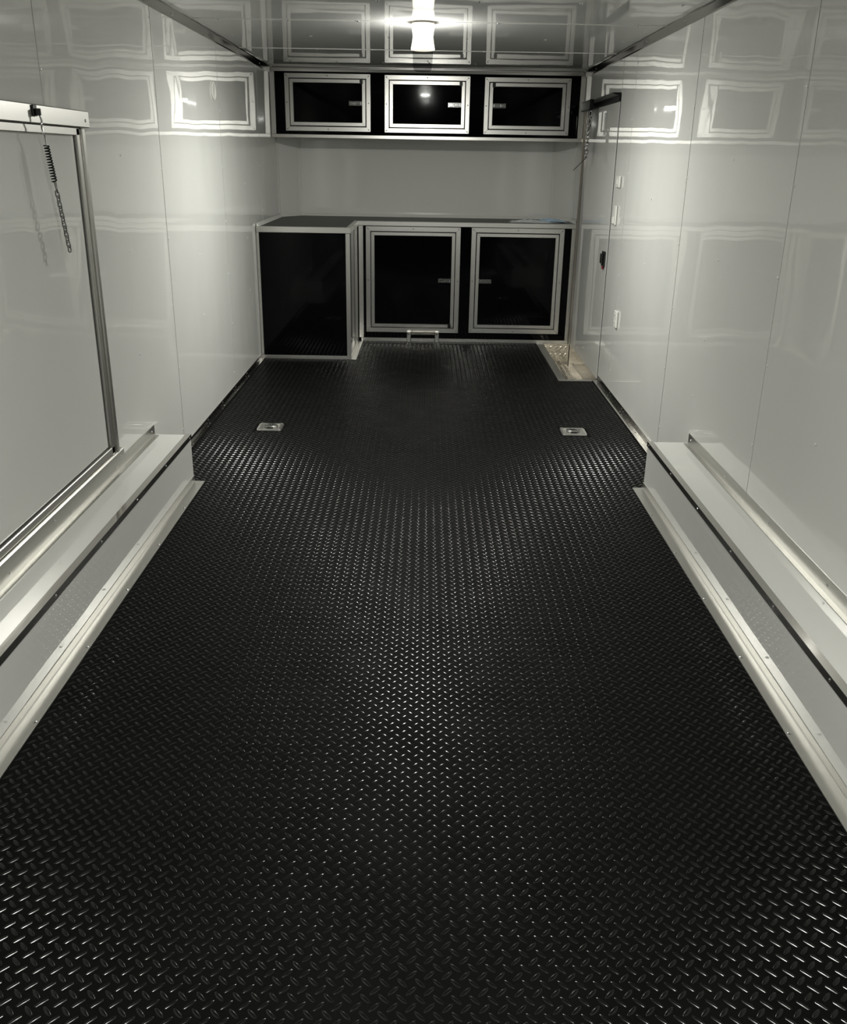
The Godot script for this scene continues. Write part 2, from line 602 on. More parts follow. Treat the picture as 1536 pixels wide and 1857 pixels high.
# ---------------------------------------------------------------- doors in the side walls
func make_side_door() -> void:
	# framed door in the left wall; opening from z0 (far) to z1 (near)
	var z0 := -3.385
	var z1 := -1.35
	var y0 := 0.355
	var y1 := 1.487
	var x := -HW
	var st := mesh_tool()
	box(st, Vector3(x + 0.001, y0 - 0.02, z0 - 0.02), Vector3(x + 0.0035, y1 + 0.02, z1 + 0.02))
	var d := struct_mesh("door_1", st, M.gasket, "white side door in an aluminium frame over the wheel box", "door")
	part("door_panel", sheet(Vector3(x + 0.007, y0 + 0.009, z1 - 0.009), Vector3(0, 0, z0 - z1 + 0.020), Vector3(0, y1 - y0 - 0.014, 0), Vector3.RIGHT, 0.0030, 0.003), M.white_panel, d)
	# header: wide upper rail, dark step, narrow lower rail
	st = mesh_tool()
	box(st, Vector3(x + 0.001, y1 + 0.02, z0 - 0.105), Vector3(x + 0.03, y1 + 0.075, z1 + 0.1), 0.003)
	part("header", st, M.mill_aluminium, d)
	st = mesh_tool()
	box(st, Vector3(x + 0.001, y1 - 0.006, z0 - 0.03), Vector3(x + 0.018, y1 + 0.019, z1 + 0.03), 0.002)
	part("head_rail", st, M.mill_aluminium, d)
	for e: Array in [[z0, -1.0], [z1, 1.0]]:
		var ze: float = e[0]
		var s: float = e[1]
		st = mesh_tool()
		box(st, Vector3(x + 0.001, y0 - 0.03, ze - s * 0.002), Vector3(x + 0.018, y1 + 0.018, ze + s * 0.028), 0.002)
		box(st, Vector3(x + 0.001, y0 - 0.075, ze + s * 0.030), Vector3(x + 0.026, y1 + 0.019, ze + s * 0.062), 0.004)
		box(st, Vector3(x + 0.001, y0 - 0.075, ze + s * 0.062), Vector3(x + 0.008, y1 + 0.019, ze + s * 0.10), 0.002)
		part("jamb", st, M.mill_aluminium, d)
	st = mesh_tool()
	box(st, Vector3(x + 0.001, y0 - 0.024, z0 - 0.028), Vector3(x + 0.018, y0 + 0.003, z1 + 0.028), 0.002)
	box(st, Vector3(x + 0.001, BOX_H + 0.052, z0 - 0.105), Vector3(x + 0.028, y0 - 0.026, z1 + 0.105), 0.004)
	part("sill", st, M.mill_aluminium, d)
	for p: Array in [[-3.45, 1.53], [-3.475, 1.40], [-3.475, 0.9], [-3.475, 0.42], [-3.44, 0.305], [-2.75, 0.305]]:
		screw(d, Vector3(x + (0.03 if p[1] > 1.5 else (0.028 if p[1] < 0.35 else 0.008)), p[1], p[0]), Vector3.RIGHT, 0.006)

func make_entry_door() -> void:
	var z0 := -7.53
	var z1 := -6.29
	var x := HW
	var st := mesh_tool()
	box(st, Vector3(x + 0.003, -WELL_D, z0 - 0.04), Vector3(x - 0.0008, 1.815, z1 + 0.013))
	var d := struct_mesh("door_2", st, M.gasket, "white entry door flush with the wall above the step well", "door")
	part("door_panel", sheet(Vector3(x - 0.004, 0.004, z1), Vector3(0, 0, z0 - z1), Vector3(0, 1.775, 0), Vector3.LEFT, 0.001, 0.003), M.white_panel, d)
	st = mesh_tool()
	box(st, Vector3(x, -WELL_D + 0.001, z1), Vector3(x - 0.004, 0.003, z0 - 0.03))
	part("kick_plate", st, M.bright_aluminium, d)
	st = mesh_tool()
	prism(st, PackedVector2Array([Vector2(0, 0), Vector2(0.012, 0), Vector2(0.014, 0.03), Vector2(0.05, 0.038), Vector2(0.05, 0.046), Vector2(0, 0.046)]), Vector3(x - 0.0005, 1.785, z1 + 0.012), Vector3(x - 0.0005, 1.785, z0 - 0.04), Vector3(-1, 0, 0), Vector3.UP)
	part("header", st, M.dark_steel, d)  # aluminium drip cap; the dark it reflects is put into its colour
	st = mesh_tool()
	box(st, Vector3(x - 0.001, 0.0, z0 - 0.008), Vector3(x - 0.026, 1.784, z0 - 0.042), 0.004)
	part("jamb", st, M.bright_aluminium, d)
	# paddle latch at the near edge
	var l := thing("door_latch", "black paddle latch with red tip on the white entry door", "latch", Vector3(x - 0.0045, 0.76, -6.36))
	st = mesh_tool()
	box(st, Vector3(0, 0, -0.05), Vector3(-0.012, 0.10, 0.035), 0.003)
	part("plate", st, M.black_plastic, l)
	st = mesh_tool()
	box(st, Vector3(-0.012, 0.02, -0.035), Vector3(-0.026, 0.085, 0.02), 0.004)
	part("paddle", st, M.black_plastic, l)
	st = mesh_tool()
	box(st, Vector3(-0.004, -0.016, -0.02), Vector3(-0.014, 0.006, 0.012), 0.003)
	part("lock_tab", st, M.red_plastic, l)

func make_step_well() -> void:
	var w := thing("step_well", "bright aluminium tread plate step well below the entry door", "step", Vector3(WELL_X, 0, WELL_Z))
	# local: x 0..HW-WELL_X, z 0..-(depth)
	var wx := HW - WELL_X
	var wz := WELL_Z - Z_BASE
	var st := mesh_tool()
	box(st, Vector3(0.002, -WELL_D - 0.01, 0.0), Vector3(wx - 0.001, -WELL_D, -wz + 0.001))
	part("tread", st, M.bright_aluminium, w)
	st = mesh_tool()
	box(st, Vector3(0.001, -WELL_D, -wz + 0.001), Vector3(wx - 0.002, 0.0, -wz + 0.004))
	part("riser_plate", st, M.bright_aluminium, w)
	st = mesh_tool()
	box(st, Vector3(0.001, -WELL_D, -0.001), Vector3(0.004, 0.0, -wz + 0.004))
	box(st, Vector3(0.004, -WELL_D, -0.004), Vector3(wx - 0.002, 0.0, -0.001))
	part("side_plate", st, M.bright_aluminium, w)
	st = mesh_tool()
	box(st, Vector3(-0.05, 0.0005, 0.03), Vector3(0.004, 0.005, -wz + 0.001), 0.0015)
	box(st, Vector3(0.004, 0.0005, 0.03), Vector3(wx - 0.045, 0.005, -0.002), 0.0015)
	box(st, Vector3(wx - 0.045, 0.0005, 0.0), Vector3(wx - 0.005, 0.005, -0.002), 0.0005)
	part("flange", st, M.mill_aluminium, w)
	# diamonds pressed into the plate
	var bm := bump_mesh(0.040, 0.014, 0.0045)
	var tf: Array[Transform3D] = []
	for j in range(1, 45):
		for i in 8:
			var p := Vector3(0.024 + (i + 0.5 * (j % 2)) * 0.042, -WELL_D, -0.01 - j * 0.030)
			if p.x < wx - 0.02 and p.z > -wz + 0.015:
				tf.append(Transform3D(Basis(Vector3.UP, (PI / 4 if j % 2 == 0 else -PI / 4)), p))
	for j in range(1, 5):
		for i in 8:
			var p := Vector3(0.024 + (i + 0.5 * (j % 2)) * 0.042, -WELL_D + j * 0.030, -wz + 0.004)
			if p.x < wx - 0.02:
				tf.append(Transform3D(Basis(Vector3.RIGHT, PI / 2) * Basis(Vector3.UP, (PI / 4 if j % 2 == 0 else -PI / 4)), p))
	var mm := MultiMesh.new()
	mm.transform_format = MultiMesh.TRANSFORM_3D
	mm.mesh = bm
	mm.instance_count = tf.size()
	for k in tf.size():
		mm.set_instance_transform(k, tf[k])
	var mi := MultiMeshInstance3D.new()
	mi.name = "tread_pattern"
	mi.multimesh = mm
	mi.material_override = M.bright_aluminium
	mi.set_meta("kind", "stuff")
	w.add_child(mi)

# ---------------------------------------------------------------- wheel boxes
func make_wheel_boxes() -> void:
	for s: int in [-1, 1]:
		var xi := BOX_L if s < 0 else BOX_R
		var label := "long white wheel box below the framed side door" if s < 0 else "long white wheel box along the bare wall ahead of the entry door"
		var w := thing("wheel_box", label, "wheel box", Vector3(s * HW, 0, BOX_Z))
		var d := HW - absf(xi)
		var L := BOX_NEAR - BOX_Z
		var X := func(k: float) -> float: return -s * k        # distance from the wall, into the room
		var st := mesh_tool()
		box(st, Vector3(X.call(0.001), 0.0005, 0.0), Vector3(X.call(d - 0.003), BOX_H - 0.003, 0.004))
		part("end_panel", st, M.white_panel, w)
		st = mesh_tool()
		box(st, Vector3(X.call(0.001), 0.0005, L - 0.004), Vector3(X.call(d - 0.003), BOX_H - 0.003, L))
		part("end_panel", st, M.white_panel, w)
		part("side_panel", sheet(Vector3(X.call(d), 0.001, L), Vector3(0, 0, -L), Vector3(0, BOX_H - 0.002, 0), Vector3(-s, 0, 0), 0.0008), M.white_panel, w)
		part("top_panel", sheet(Vector3(X.call(0.001), BOX_H, L), Vector3(0, 0, -L), Vector3(X.call(d - 0.002), 0, 0), Vector3.UP, 0.0006), M.white_panel, w)
		# angle on the upper edge
		st = mesh_tool()
		prism(st, PackedVector2Array([Vector2(d + 0.0035, BOX_H + 0.0035), Vector2(d + 0.0035, BOX_H - 0.019), Vector2(d + 0.001, BOX_H - 0.019), Vector2(d + 0.0005, BOX_H + 0.001), Vector2(d - 0.022, BOX_H + 0.001), Vector2(d - 0.022, BOX_H + 0.0035)]), Vector3(0, 0, -0.003), Vector3(0, 0, L), Vector3(-s, 0, 0), Vector3.UP)
		var a := part("edge_angle", st, M.polished_aluminium, w)
		for k in 9:
			screw(a, Vector3(X.call(d + 0.0035), BOX_H - 0.008, 0.03 + k * 0.40), Vector3(-s, 0, 0), 0.005)
		# angle on the wall
		st = mesh_tool()
		prism(st, PackedVector2Array([Vector2(0.001, BOX_H + 0.001), Vector2(0.022, BOX_H + 0.001), Vector2(0.022, BOX_H + 0.003), Vector2(0.004, BOX_H + 0.004), Vector2(0.004, BOX_H + 0.05), Vector2(0.001, BOX_H + 0.05)]), Vector3(0, 0, 0.02), Vector3(0, 0, L), Vector3(-s, 0, 0), Vector3.UP)
		a = part("wall_angle", st, M.mill_aluminium, w)
		for k in 7:
			screw(a, Vector3(X.call(0.004), BOX_H + 0.03, 0.06 + k * 0.50), Vector3(-s, 0, 0), 0.005)
		# wide angle on the floor
		st = mesh_tool()
		prism(st, PackedVector2Array([Vector2(d + 0.0005, 0.0005), Vector2(d + FLANGE, 0.0005), Vector2(d + FLANGE, 0.0042), Vector2(d + 0.006, 0.0046), Vector2(d + 0.0035, 0.007), Vector2(d + 0.0033, 0.032), Vector2(d + 0.0005, 0.032)]), Vector3(0, 0, -0.004), Vector3(0, 0, L), Vector3(-s, 0, 0), Vector3.UP)
		a = part("floor_angle", st, M.mill_aluminium, w)
		for k in 8:
			screw(a, Vector3(X.call(d + FLANGE - 0.010), 0.0043, 0.35 + k * 0.40), Vector3.UP, 0.006)

# ---------------------------------------------------------------- cabinets
# flat ring of four mitred rails in the plane z, front face at z1
func ring(st: SurfaceTool, x0: float, x1: float, y0: float, y1: float, w: float, z0: float, z1: float) -> void:
	var c := 0.0015
	var o := [Vector2(x0, y0), Vector2(x1, y0), Vector2(x1, y1), Vector2(x0, y1)]
	var inn := [Vector2(x0 + w, y0 + w), Vector2(x1 - w, y0 + w), Vector2(x1 - w, y1 - w), Vector2(x0 + w, y1 - w)]
	var ctr := Vector3((x0 + x1) / 2, (y0 + y1) / 2, 0)
	for k in 4:
		var j := (k + 1) % 4
		var g: Vector2 = (o[j] - o[k]).normalized() * 0.0006
		var nrm: Vector2 = (inn[k] - o[k])
		var perp := Vector2(0, signf(nrm.y)) if k % 2 == 0 else Vector2(signf(nrm.x), 0)
		var A: Vector2 = o[k] + g
		var B: Vector2 = o[j] - g
		var C: Vector2 = inn[j] - g
		var D: Vector2 = inn[k] + g
		var A2 := A + perp * c + g.normalized() * c
		var B2 := B + perp * c - g.normalized() * c
		var C2 := C - perp * c - g.normalized() * -c
		var D2 := D - perp * c + g.normalized() * -c
		var v := func(p: Vector2, z: float) -> Vector3: return Vector3(p.x, p.y, z)
		quad(st, v.call(A2, z1), v.call(B2, z1), v.call(C2, z1), v.call(D2, z1), Vector3(0, 0, 1))
		quad(st, v.call(A, z1 - c), v.call(B, z1 - c), v.call(B2, z1), v.call(A2, z1), Vector3(-perp.x, -perp.y, 1))
		quad(st, v.call(D, z1 - c), v.call(C, z1 - c), v.call(C2, z1), v.call(D2, z1), Vector3(perp.x, perp.y, 1))
		quad(st, v.call(A, z1 - c), v.call(B, z1 - c), v.call(B, z0), v.call(A, z0), Vector3(-perp.x, -perp.y, 0))
		quad(st, v.call(D, z1 - c), v.call(C, z1 - c), v.call(C, z0), v.call(D, z0), Vector3(perp.x, perp.y, 0))

# door of nested aluminium frames round a black panel; latch on the left (-1) or right (1)
func cabinet_door(parent: Node3D, x0: float, x1: float, y0: float, y1: float, wo: float, wi: float, zf: float, latch: int, latch_y: float) -> void:
	var d := Node3D.new()
	d.name = "door"
	d.position = Vector3((x0 + x1) / 2, (y0 + y1) / 2, zf) - parent.position
	parent.add_child(d, true)
	var hx := (x1 - x0) / 2
	var hy := (y1 - y0) / 2
	var st := mesh_tool()
	ring(st, -hx, hx, -hy, hy, wo, 0.001, 0.016)
	part("outer_frame", st, M.aluminium, d)
	st = mesh_tool()
	var g := wo + 0.006
	ring(st, -hx + g, hx - g, -hy + g, hy - g, wi, 0.001, 0.021)
	part("inner_frame", st, M.aluminium, d)
	st = mesh_tool()
	var k := g + wi
	box(st, Vector3(-hx + k - 0.004, -hy + k - 0.004, 0.001), Vector3(hx - k + 0.004, hy - k + 0.004, 0.008))
	var pn := part("panel", st, M.black_panel, d)
	if y0 > 1.0 and latch > 0 and x1 > 0.0:
		pn.rotation.x = 0.02   # this panel sits a hair out of plumb: its reflection of the lamp shows it
	# paddle latch set in from the frame, with the little corner catch
	var lx := latch * (hx - k + 0.002)
	var ly := latch_y - (y0 + y1) / 2
	st = mesh_tool()
	box(st, Vector3(lx, ly - 0.017, 0.008), Vector3(lx - latch * 0.105, ly + 0.017, 0.013), 0.002)
	box(st, Vector3(lx - latch * 0.012, ly - 0.011, 0.013), Vector3(lx - latch * 0.06, ly + 0.011, 0.021), 0.003)
	box(st, Vector3(lx - latch * 0.066, ly - 0.013, 0.013), Vector3(lx - latch * 0.098, ly + 0.013, 0.018), 0.003)
	part("latch", st, M.chrome, d)
	st = mesh_tool()
	var cy := (hy - k) if y0 > 1.0 else -(hy - k)
	var cs := signf(cy)
	box(st, Vector3(lx + latch * 0.004, cy + cs * 0.03, 0.0215), Vector3(lx - latch * 0.02, cy - cs * 0.006, 0.0235), 0.001)
	if y0 > 1.0 or latch > 0:
		part("corner_catch", st, M.black_plastic, d)
	for sx: int in [-1, 1]:
		for sy: int in [-1, 1]:
			screw(d, Vector3(sx * (hx - wo * 0.45), sy * (hy - wo * 0.45), 0.016), Vector3(0, 0, 1), 0.005, M.steel)
	for sy: int in [-1, 1]:
		screw(d, Vector3(0.0, sy * (hy - wo * 0.45), 0.016), Vector3(0, 0, 1), 0.005, M.steel)
	for sx: int in [-1, 1]:
		screw(d, Vector3(sx * (hx - wo * 0.45), 0, 0.016), Vector3(0, 0, 1), 0.005, M.steel)

func make_base_cabinets() -> void:
	var top := Y_TOP - 0.03
	# two door cabinet
	var c := thing("base_cabinet", "black base cabinet with two aluminium framed doors", "cabinet", Vector3(0.33, 0, Z_BASE))
	var o := c.position
	var st := mesh_tool()
	box(st, Vector3(X_BLOCK + 0.002, 0.001, ZC + 0.003) - o, Vector3(HW - 0.006, top, Z_BASE) - o)
	part("body", st, M.black_panel, c)
	cabinet_door(c, -0.476, 0.283, 0.079, 0.917, 0.037, 0.026, Z_BASE, 1, 0.50)
	cabinet_door(c, 0.370, 1.112, 0.083, 0.918, 0.037, 0.026, Z_BASE, -1, 0.50)
	st = mesh_tool()
	box(st, Vector3(X_BLOCK + 0.03, 0.001, Z_BASE + 0.0005) - o, Vector3(HW - 0.004, 0.03, Z_BASE + 0.008) - o, 0.0015)
	part("base_strip", st, M.aluminium, c)
	st = mesh_tool()
	box(st, Vector3(1.17, 0.031, Z_BASE + 0.0005) - o, Vector3(HW - 0.006, top - 0.004, Z_BASE + 0.01) - o, 0.002)
	part("end_strip", st, M.aluminium, c)
	st = mesh_tool()
	box(st, Vector3(X_BLOCK + 0.013, 0.031, Z_BASE + 0.0005) - o, Vector3(X_BLOCK + 0.05, top - 0.004, Z_BASE + 0.004) - o, 0.001)
	part("corner_strip", st, M.aluminium, c)
	# U shaped foot pull in front of the cabinet
	var h := thing("floor_bracket", "small polished U-shaped bracket at the foot of the base cabinet", "bracket", Vector3(-0.008, 0, Z_BASE + 0.012))
	for s: int in [-1, 1]:
		st = mesh_tool()
		box(st, Vector3(s * 0.100, 0.0025, 0.0), Vector3(s * 0.132, 0.088, 0.035), 0.003)
		part("side", st, M.aluminium, h)
	st = mesh_tool()
	box(st, Vector3(-0.0995, 0.062, 0.002), Vector3(0.0995, 0.088, 0.032), 0.005)
	part("crossbar", st, M.bright_aluminium, h)
	for s: int in [-1, 1]:
		screw(h, Vector3(s * 0.116, 0.076, 0.035), Vector3(0, 0, 1), 0.011)
	# projecting cabinet on the left
	var b := thing("corner_cabinet", "tall plain black cabinet box with aluminium edges, projecting forward", "cabinet", Vector3(-0.885, 0, Z_BLOCK))
	o = b.position
	st = mesh_tool()
	box(st, Vector3(-HW + 0.005, 0.001, ZC + 0.003) - o, Vector3(X_BLOCK, top, Z_BLOCK) - o)
	part("body", st, M.black_panel, b)
	var y1 := top - 0.0095
	st = mesh_tool()
	box(st, Vector3(-HW + 0.004, 0.03, Z_BLOCK + 0.0005) - o, Vector3(-HW + 0.022, y1, Z_BLOCK + 0.006) - o, 0.001)
	part("edge_strip", st, M.aluminium, b)
	st = mesh_tool()
	box(st, Vector3(X_BLOCK - 0.026, 0.03, Z_BLOCK + 0.0005) - o, Vector3(X_BLOCK + 0.004, y1, Z_BLOCK + 0.005) - o, 0.001)
	box(st, Vector3(X_BLOCK + 0.0005, 0.03, Z_BLOCK + 0.0005) - o, Vector3(X_BLOCK + 0.004, y1, Z_BLOCK - 0.026) - o, 0.001)
	part("edge_strip", st, M.aluminium, b)
	st = mesh_tool()
	box(st, Vector3(X_BLOCK + 0.0005, 0.03, Z_BASE + 0.30) - o, Vector3(X_BLOCK + 0.004, y1, Z_BASE + 0.006) - o, 0.001)
	part("edge_strip", st, M.aluminium, b)
	st = mesh_tool()
	box(st, Vector3(-HW + 0.004, 0.001, Z_BLOCK + 0.0005) - o, Vector3(X_BLOCK + 0.004, 0.029, Z_BLOCK + 0.007) - o, 0.001)
	box(st, Vector3(X_BLOCK + 0.0005, 0.001, Z_BLOCK - 0.0005) - o, Vector3(X_BLOCK + 0.006, 0.029, Z_BASE + 0.006) - o, 0.001)
	box(st, Vector3(X_BLOCK + 0.006, 0.0005, Z_BLOCK + 0.006) - o, Vector3(X_BLOCK + 0.042, 0.004, Z_BASE + 0.009) - o, 0.001)
	part("base_strip", st, M.aluminium, b)
	# continuous worktop
	var t := thing("countertop", "dark grey L-shaped countertop with aluminium edge", "countertop", Vector3(0, top, Z_BASE))
	o = t.position
	var poly := PackedVector2Array([Vector2(-HW + 0.005, Z_BLOCK), Vector2(X_BLOCK, Z_BLOCK), Vector2(X_BLOCK, Z_BASE), Vector2(HW - 0.006, Z_BASE), Vector2(HW - 0.006, ZC + 0.004), Vector2(XC - 0.006, ZB + 0.006), Vector2(-XC + 0.006, ZB + 0.006), Vector2(-HW + 0.005, ZC + 0.004)])
	for k in poly.size():
		poly[k] -= Vector2(o.x, o.z)
	st = mesh_tool()
	slab(st, poly, 0.0005, Y_TOP - top)
	part("top", st, M.counter, t)
	var hgt := Y_TOP - top
	st = mesh_tool()
	box(st, Vector3(-HW + 0.006, -0.008, Z_BLOCK - o.z + 0.0068), Vector3(X_BLOCK + 0.006, hgt + 0.002, Z_BLOCK - o.z + 0.011), 0.001)
	box(st, Vector3(-HW + 0.006, hgt, Z_BLOCK - o.z + 0.007), Vector3(X_BLOCK + 0.002, hgt + 0.002, Z_BLOCK - o.z - 0.02), 0.0005)
	box(st, Vector3(X_BLOCK + 0.0045, -0.008, Z_BLOCK - o.z + 0.0068), Vector3(X_BLOCK + 0.010, hgt + 0.002, 0.0085), 0.001)
	box(st, Vector3(X_BLOCK - 0.02, hgt, Z_BLOCK - o.z), Vector3(X_BLOCK + 0.010, hgt + 0.002, 0.0085), 0.0005)
	box(st, Vector3(X_BLOCK + 0.0045, -0.002, 0.0005), Vector3(HW - 0.006, hgt + 0.002, 0.012), 0.0015)
	box(st, Vector3(X_BLOCK - 0.02, hgt, 0.0085), Vector3(HW - 0.006, hgt + 0.002, -0.022), 0.0005)
	part("edge_strip", st, M.aluminium, t)
	# white cove where the worktop meets the walls
	st = mesh_tool()
	var line := [Vector2(-HW + 0.004, Z_BLOCK - 0.02), Vector2(-HW + 0.005, ZC + 0.004), Vector2(-XC + 0.006, ZB + 0.006), Vector2(XC - 0.006, ZB + 0.006), Vector2(HW - 0.006, ZC + 0.004), Vector2(HW - 0.006, Z_BASE - 0.02)]
	for k in line.size() - 1:
		var p: Vector2 = line[k]
		var q: Vector2 = line[k + 1]
		var a3 := Vector3(p.x, hgt + 0.0005, p.y - o.z)
		var b3 := Vector3(q.x, hgt + 0.0005, q.y - o.z)
		var inw := Vector3.UP.cross(b3 - a3).normalized()
		if inw.dot(Vector3(0, 0, -7.4 - o.z) - a3) < 0:
			inw = -inw
		prism(st, PackedVector2Array([Vector2(0.0005, 0), Vector2(0.02, 0), Vector2(0.017, 0.006), Vector2(0.006, 0.017), Vector2(0.0005, 0.022)]), a3, b3, inw, Vector3.UP)
	part("wall_cove", st, M.white_trim, t)

func make_overhead_cabinet() -> void:
	var yb := 1.577
	var c := thing("overhead_cabinet", "black overhead cabinet with three aluminium framed doors below the ceiling", "cabinet", Vector3(0, yb, Z_UPPER))
	var o := c.position
	var poly := PackedVector2Array([Vector2(-HW + 0.002, -0.001), Vector2(HW - 0.002, -0.001), Vector2(HW - 0.002, ZC - o.z), Vector2(XC - 0.001, ZB + 0.002 - o.z), Vector2(-XC + 0.001, ZB + 0.002 - o.z), Vector2(-HW + 0.002, ZC - o.z)])
	var st := mesh_tool()
	slab(st, poly, 0.004, CEIL - 0.004 - yb)
	part("body", st, M.black_panel, c)
	st = mesh_tool()
	slab(st, poly, -0.001, 0.0035)
	part("bottom_panel", st, M.white_panel, c)
	st = mesh_tool()
	box(st, Vector3(-HW + 0.003, -0.014, -0.012), Vector3(HW - 0.003, 0.012, 0.008), 0.002)
	part("bottom_strip", st, M.aluminium, c)
	for s: int in [-1, 1]:
		st = mesh_tool()
		box(st, Vector3(s * (HW - 0.003), 0.0125, -0.0008), Vector3(s * (HW - 0.04), CEIL - 0.026 - yb, 0.008), 0.002)
		part("end_strip", st, M.aluminium, c)
	for d: Array in [[-1.102, -0.440, 1.612, 2.021, 1], [-0.331, 0.328, 1.610, 2.018, 1], [0.441, 1.105, 1.609, 2.014, -1]]:
		cabinet_door(c, d[0], d[1], d[2], d[3], 0.033, 0.026, Z_UPPER, d[4], 1.815)

# ---------------------------------------------------------------- lamps
func make_lamps() -> void:
	for k in 2:
		var z: float = [-5.12, -1.05][k]
		var label: String = ["white ceiling lamp with glass jar near the overhead cabinet", "white ceiling lamp with glass jar over the rear half"][k]
		var l := thing("ceiling_lamp", label, "lamp", Vector3(-0.025, CEIL - 0.001, z))
		var st := mesh_tool()
		lathe(st, PackedVector2Array([Vector2(0, 0), Vector2(0.054, 0), Vector2(0.056, -0.002), Vector2(0.056, -0.005), Vector2(0.0, -0.005)]), 28)
		part("base", st, M.white_plastic, l)
		st = mesh_tool()
		lathe(st, PackedVector2Array([Vector2(0.0, -0.0052), Vector2(0.058, -0.0052), Vector2(0.0595, -0.012), Vector2(0.056, -0.032), Vector2(0.0525, -0.052), Vector2(0.0, -0.052)]), 28)
		part("light_housing", st, M.lamp_diffuser, l)
		st = mesh_tool()
		lathe(st, PackedVector2Array([Vector2(0.0, -0.0522), Vector2(0.052, -0.0522), Vector2(0.0545, -0.055), Vector2(0.052, -0.058), Vector2(0.0, -0.058)]), 28)
		part("collar", st, M.white_plastic, l)
		st = mesh_tool()
		lathe(st, PackedVector2Array([Vector2(0.0, -0.0582), Vector2(0.051, -0.0582), Vector2(0.054, -0.085), Vector2(0.0605, -0.118), Vector2(0.0600, -0.123), Vector2(0.053, -0.125), Vector2(0.0, -0.125)]), 28)
		part("light_shade", st, M.lamp_diffuser, l)
		st = mesh_tool()
		lathe(st, PackedVector2Array([Vector2(0.0525, -0.126), Vector2(0.051, -0.15), Vector2(0.047, -0.205), Vector2(0.044, -0.216), Vector2(0.032, -0.221), Vector2(0.0, -0.222)]), 28)
		part("glass_jar", st, M.jar_glass, l)
		var a := AreaLight3D.new()
		a.name = "lamp_light"
		a.area_size = Vector2(0.085, 0.085)
		a.light_color = Color(1.0, 1.0, 0.972)
		a.light_energy = [8.0, 5.5][k]
		a.area_range = 20.0
		a.area_attenuation = 2.0
		a.shadow_enabled = true
		a.rotation.x = -PI / 2
		a.position = Vector3(0, -0.1256, 0)
		l.add_child(a)
		var g := OmniLight3D.new()   # what the white body itself gives off sideways
		g.name = "lamp_glow"
		g.light_color = a.light_color
		g.light_energy = [0.58, 0.5][k]
		g.light_size = 0.045
		g.omni_range = 20.0
		g.omni_attenuation = 2.0
		g.shadow_enabled = true
		g.position = Vector3(0, -0.092, 0)
		l.add_child(g)

# ---------------------------------------------------------------- small things
func make_tie_downs() -> void:
	for s: int in [-1, 1]:
		var label := "recessed steel tie-down plate in the floor near the " + ("corner cabinet side baseboard" if s < 0 else "step well side baseboard")
		var t := thing("tie_down", label, "tie-down", Vector3(s * 0.853, 0.0005, -4.948), "floor tie-downs")
		var st := mesh_tool()
		var n := 40
		# rounded square rim sloping into a basin
		var R := func(h: float, y: float, k: int) -> Vector3:
			var a := TAU * k / n
			var e := pow(absf(cos(a)), 12.0) + pow(absf(sin(a)), 12.0)
			var r := h / pow(e, 1.0 / 12.0)
			return Vector3(cos(a) * r, y, sin(a) * r)
		var prof := [[0.070, 0.0], [0.069, 0.005], [0.060, 0.0065], [0.050, 0.006], [0.040, 0.0022], [0.0001, 0.0018]]
		for i in prof.size() - 1:
			for k in n:
				var p: Array = prof[i]
				var q: Array = prof[i + 1]
				var A: Vector3 = R.call(p[0], p[1], k)
				var B: Vector3 = R.call(p[0], p[1], k + 1)
				var C: Vector3 = R.call(q[0], q[1], k + 1)
				var D: Vector3 = R.call(q[0], q[1], k)
				quad(st, A, B, C, D, Vector3.UP if i > 0 else Vector3(A.x, 0.01, A.z))
		part("pan", st, M.aluminium, t)
		st = mesh_tool()
		var pts := PackedVector3Array()
		for k in 16:
			var a := PI * k / 15.0
			pts.append(Vector3(cos(a) * 0.032, 0.0085, -0.006 + sin(a) * 0.03))
		pts.append(Vector3(-0.032, 0.0085, -0.022))
		pts.append(Vector3(0.032, 0.0085, -0.022))
		tube(st, pts, 0.0055, 8, true)
		part("ring", st, M.steel, t)
		st = mesh_tool()
		box(st, Vector3(-0.022, 0.002, -0.032), Vector3(0.022, 0.0155, -0.0155), 0.003)
		part("ring_strap", st, M.chrome, t)
		st = mesh_tool()
		box(st, Vector3(-0.018, 0.0018, 0.012), Vector3(0.018, 0.0026, 0.036), 0.0)
		part("drain_slot", st, M.gasket, t)
		for sx: int in [-1, 1]:
			for sz: int in [-1, 1]:
				screw(t, Vector3(sx * 0.055, 0.007, sz * 0.055), Vector3.UP, 0.006)

func link_mesh(r: float, len_: float, wid: float) -> ArrayMesh:
	var st := mesh_tool()
	var pts := PackedVector3Array()
	for k in 12:
		var a := TAU * k / 12.0
		pts.append(Vector3(cos(a) * wid / 2, sin(a) * wid / 2 + signf(sin(a) + 1e-6) * (len_ - wid) / 2, 0))
	tube(st, pts, r, 6, true)
	return st.commit()

func chain(parent: Node3D, a: Vector3, b: Vector3, r: float, len_: float, wid: float) -> void:
	var d := b - a
	var pitch := len_ - 3.2 * r
	var n := int(d.length() / pitch)
	var lm := link_mesh(r, len_, wid)
	var y := d.normalized()
	var x := Vector3(0.3, 0.05, 1).cross(y).normalized()
	for k in n:
		var up := y
		var side := x.rotated(y, 0.6 + PI / 2 * k)
		var o := part("chain_link", lm, M.steel, parent)
		o.transform = Transform3D(Basis(side, up, side.cross(up)), a + y * pitch * (k + 0.5))

